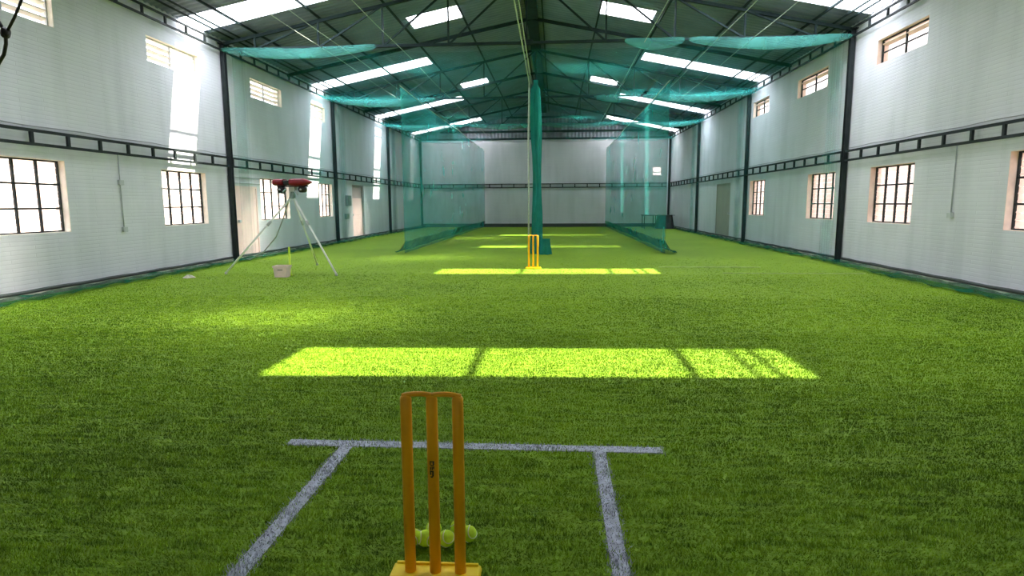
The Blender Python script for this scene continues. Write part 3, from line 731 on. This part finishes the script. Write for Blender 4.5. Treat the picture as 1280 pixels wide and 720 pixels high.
# crate and lime stump
cx, cy = -5.225, 11.45
e = empty('ball_crate', (cx, cy, 0)); wx, wy, hh = 0.135, 0.11, 0.22
mb = MB()
def ring(k, z): return [(cx-wx*k, cy-wy*k, z), (cx+wx*k, cy-wy*k, z), (cx+wx*k, cy+wy*k, z), (cx-wx*k, cy+wy*k, z)]
mb.add(ring(0.85, 0.005)+ring(1.0, hh)+ring(0.92, hh)+ring(0.78, 0.02), [(0,1,2,3)] + [(i, (i+1) % 4, 4+(i+1) % 4, 4+i) for i in range(4)] + [(4+i, 4+(i+1) % 4, 8+(i+1) % 4, 8+i) for i in range(4)] + [(8+i, 8+(i+1) % 4, 12+(i+1) % 4, 12+i) for i in range(4)] + [(12,13,14,15)])
mb.build('body', 'crate_pink', e, bevel=0.006)
mb = MB(); P = ring(1.06, hh-0.03); Q = ring(1.06, hh+0.005); R_ = ring(1.0, hh+0.005); S_ = ring(1.0, hh-0.03)
mb.add(P+Q+R_+S_, [(i, (i+1) % 4, 4+(i+1) % 4, 4+i) for i in range(4)]+[(4+i, 4+(i+1) % 4, 8+(i+1) % 4, 8+i) for i in range(4)]+[(8+i, 8+(i+1) % 4, 12+(i+1) % 4, 12+i) for i in range(4)]+[(12+i, 12+(i+1) % 4, (i+1) % 4, i) for i in range(4)])
mb.build('rim', 'crate_pink', e)
MB().box((cx-0.05, cy-wy*0.955, 0.135), (cx+0.05, cy-wy*0.93, 0.165)).build('hand_slot', 'crate_inside', e)
MB().add(ring(0.9, 0.17), [(0,1,2,3)]).build('contents', 'crate_inside', e)
tag(e, 'pale pink plastic crate on the turf under the bowling machine', 'crate')
e = empty('lime_stump', (-5.17, 11.68, 0))
MB().lathe([(0.0, 0.0), (0.05, 0.0), (0.05, 0.02), (0.021, 0.035), (0.021, 0.53), (0.014, 0.56), (0.0, 0.565)], (-5.17, 11.68, 0.004), 16).build('post', 'lime_plastic', e, True)
MB().lathe([(0.0, 0.0), (0.055, 0.0), (0.055, 0.018), (0.0, 0.02)], (-5.17, 11.68, 0.003), 16).build('base', 'lime_plastic', e, True)
tag(e, 'lime yellow plastic stump standing upright beside the pink crate', 'stump')
def rag(u, v):
    a = 2*math.pi*u; r = 0.085*v*(1+0.25*math.sin(3*a)+0.15*math.sin(5*a+1))
    return (-6.95+r*1.3*math.cos(a), 11.18+r*math.sin(a), 0.012+0.04*(1-v**2)*(1+0.5*math.sin(a*4)))
tag(MB().grid(rag, 32, 8).build('cloth_rag', 'cloth_pale', None, True), 'crumpled pale rag on the turf near the left wall', 'cloth')

# dark covered stack and table in the far right corner
e = empty('covered_stack', (6.0, 34.0, 0))
def cover(u, v):
    a = 2*math.pi*u; k = 1-0.22*v; sg = lambda q: math.copysign(abs(q)**0.35, q)
    return (5.93+0.44*k*sg(math.cos(a))+0.02*math.sin(9*a), 34.0+0.6*k*sg(math.sin(a)), 0.01+0.70*v+0.02*math.sin(5*a)*v)
mb = MB().grid(cover, 40, 8); mb.add([cover(k/40, 1) for k in range(40)], [tuple(range(40))])
mb.build('cover', 'dark_cover', e, True)
MB().box((5.62, 33.5, 0.715), (6.38, 34.5, 0.735)).build('lid_board', 'dark_cover', e)
tag(e, 'dark covered stack standing in the far right corner', 'stack')
e = empty('trestle_table', (5.1, 34.2, 0))
MB().box((4.75, 33.7, 0.70), (5.48, 34.7, 0.74)).build('table_top', 'dark_cover', e, bevel=0.006)
for x in (4.82, 5.41):
    for y in (33.78, 34.62): MB().box((x-0.022, y-0.022, 0), (x+0.022, y+0.022, 0.70)).build('leg', 'black_steel', e)
tag(e, 'thin dark table beside the covered stack, seen through the net', 'table')

# black knotted cable hanging in the near top left corner
def pix(x, y, Y):
    p, yw, r = PITCH, YAW, ROLL
    f = Vector((math.sin(yw)*math.cos(p), math.cos(yw)*math.cos(p), -math.sin(p))); rt = Vector((math.cos(yw), -math.sin(yw), 0)); dn = f.cross(rt)
    r2 = math.cos(r)*rt+math.sin(r)*dn; d2 = -math.sin(r)*rt+math.cos(r)*dn
    d = r2*((x-640)/FPX)+d2*((y-360)/FPX)+f; return Vector((0, 0, CAMH))+d*(Y/d.y)
e = empty('hanging_cable', pix(7, 41, 5.0))
top = pix(44, -60, 5.0)
MB().tube([Vector((top.x+0.15, top.y, 5.75)), top, pix(27, 0, 5.0), pix(18, 22, 5.0), pix(8, 41, 5.0)], 0.011, 8).build('hanger', 'black_print', e, True)
lp = [pix(7, 41, 5.0), pix(7.5, 55, 5.02), pix(5, 68, 5.05), pix(-2, 80, 5.08), pix(-14, 86, 5.1), pix(-28, 80, 5.1), pix(-34, 58, 5.08), pix(-28, 34, 5.05), pix(-12, 24, 5.02), pix(-1, 28, 5.0), pix(7, 41, 5.0)]
MB().tube(lp, 0.014, 8).build('loop', 'black_print', e, True)
k_ = pix(7, 41, 5.0)
def knot(u, v):
    a = 2*math.pi*u; b = math.pi*v; r = 0.036*(1+0.18*math.sin(3*a)*math.sin(2*b))
    return (k_.x+r*math.sin(b)*math.cos(a), k_.y+r*math.sin(b)*math.sin(a), k_.z+r*1.15*math.cos(b))
MB().grid(knot, 18, 10).build('knot', 'black_print', e, True)
tag(e, 'black knotted cable loop hanging at the top left corner', 'cable')

# ------------------------------------------------------------------ outside: what the windows look onto
o = MB().box((-40, -20, -0.4), (40, 60, -0.13)).build('ground', 'soil'); struct(o, 'reddish soil outside the hall', 'ground')
def house(name, x0, x1, h, label):
    e = empty(name, (x0, 18, 0)); MB().box((x0, -6, -0.12), (x1, 44, h)).build('wall', 'neighbour_brick', e)
    MB().box((x0-0.15, -6.2, h), (x1+0.15, 44.2, h+0.15)).build('coping', 'kerb', e); tag(e, label, 'building')
house('neighbour_building', XR+5.0, XR+9, 8.0, 'pale pink brick building outside the right windows')
house('boundary_wall', XL-7.2, XL-6.9, 2.6, 'pale pink brick boundary wall outside the left windows')

# ------------------------------------------------------------------ turf blades (near field) and painted creases
LINES = [(-1.56, 0.62, 3.30, 3.405), (-1.235, -1.14, 1.0, 3.32), (0.21, 0.30, 1.0, 3.33), (-1.6, 0.7, 1.90, 1.97)]
FARL = [(2.25, 4.4, 13.44, 13.49), (3.3, 6.0, 12.27, 12.31)]
solid('faint_paint', (0.36, 0.47, 0.16), 0.8, var=0.3, scale=8)
def in_lines(x, y):
    m = np.zeros(len(x), bool)
    for a, b, c, d in LINES: m |= (x > a) & (x < b) & (y > c) & (y < d)
    return m
def blades(name, x, y, hgt, wid, mat, parent):
    n = len(x); a = rng.uniform(0, 2*np.pi, n); lean = rng.uniform(0.1, 0.9, n)
    ph = np.sin(y*31+3*np.sin(x*2.3))+np.sin(y*13.7+x*1.9+2*np.sin(x*5.1))       # combed streaks across the hall
    ld = rng.uniform(0, 2*np.pi, n)
    lx = np.cos(ld)*lean*hgt*1.1; ly = np.sin(ld)*lean*hgt*0.4+ph*0.4*hgt*0.5
    hz = hgt*(1-0.45*lean)*(1+0.16*ph)
    V = np.empty((n, 3, 3), np.float32)
    V[:, 0] = np.stack([x-np.cos(a)*wid/2, y-np.sin(a)*wid/2, np.zeros(n)], 1)
    V[:, 1] = np.stack([x+np.cos(a)*wid/2, y+np.sin(a)*wid/2, np.zeros(n)], 1)
    V[:, 2] = np.stack([x+lx, y+ly, hz], 1)
    me = bpy.data.meshes.new(name); me.vertices.add(n*3); me.loops.add(n*3); me.polygons.add(n)
    me.vertices.foreach_set('co', V.ravel()); me.loops.foreach_set('vertex_index', np.arange(n*3, dtype=np.int32))
    me.polygons.foreach_set('loop_start', np.arange(0, n*3, 3, dtype=np.int32)); me.polygons.foreach_set('loop_total', np.full(n, 3, np.int32))
    me.update(calc_edges=True); me.validate()
    o = link(name, me, mat, parent); return o
xs, ys, hs, ws = [], [], [], []
for a, b, den, h, wd in ((1.2, 2.2, 20000, 0.020, 0.0042), (2.2, 3.2, 15000, 0.020, 0.0048), (3.2, 4.6, 10000, 0.019, 0.006), (4.6, 6.5, 6000, 0.018, 0.008), (6.5, 9.0, 3200, 0.017, 0.011), (9.0, 12.0, 1500, 0.015, 0.015), (12.0, 16.0, 600, 0.012, 0.02)):
    xa = max(XL+0.45, -1.05*b-0.6); xb = min(XR-0.45, 0.88*b+0.6); n = int((b-a)*(xb-xa)*den)
    yy = rng.uniform(a, b, n); kp = rng.uniform(0, 1, n) < np.clip((16.5-yy)/9.0, 0, 1); n = int(kp.sum())
    xs.append(rng.uniform(xa, xb, n)); ys.append(yy[kp]); hs.append(h*rng.uniform(0.7, 1.15, n)); ws.append(wd*rng.uniform(0.7, 1.2, n))
X = np.concatenate(xs); Y = np.concatenate(ys); Hh = np.concatenate(hs); Wd = np.concatenate(ws)
ml = in_lines(X+rng.normal(0, 0.010, len(X)), Y+rng.normal(0, 0.010, len(X)))
keep = rng.uniform(0, 1, len(X)) < 0.12                     # some green shows through the paint
ml &= ~keep
o = blades('turf_blades', X[~ml], Y[~ml], Hh[~ml], Wd[~ml], 'turf_blade', fl); o['kind'] = 'stuff'
o = blades('crease_line', X[ml], Y[ml], Hh[ml]*0.9, Wd[ml]*1.25, 'paint_blade', fl); o['kind'] = 'stuff'; o['label'] = 'worn white painted crease lines'
for a, b, c, d in LINES + FARL:
    k = 14; mb = MB()
    z = 0.004 if (a, b, c, d) in LINES else 0.012
    q_ = 0.012 if z < 0.01 else 0; mb.box((a+q_, c+q_, 0.0005), (b-q_, d-q_, z)).build('crease_paint', 'paint_blade' if z < 0.01 else 'faint_paint', fl)
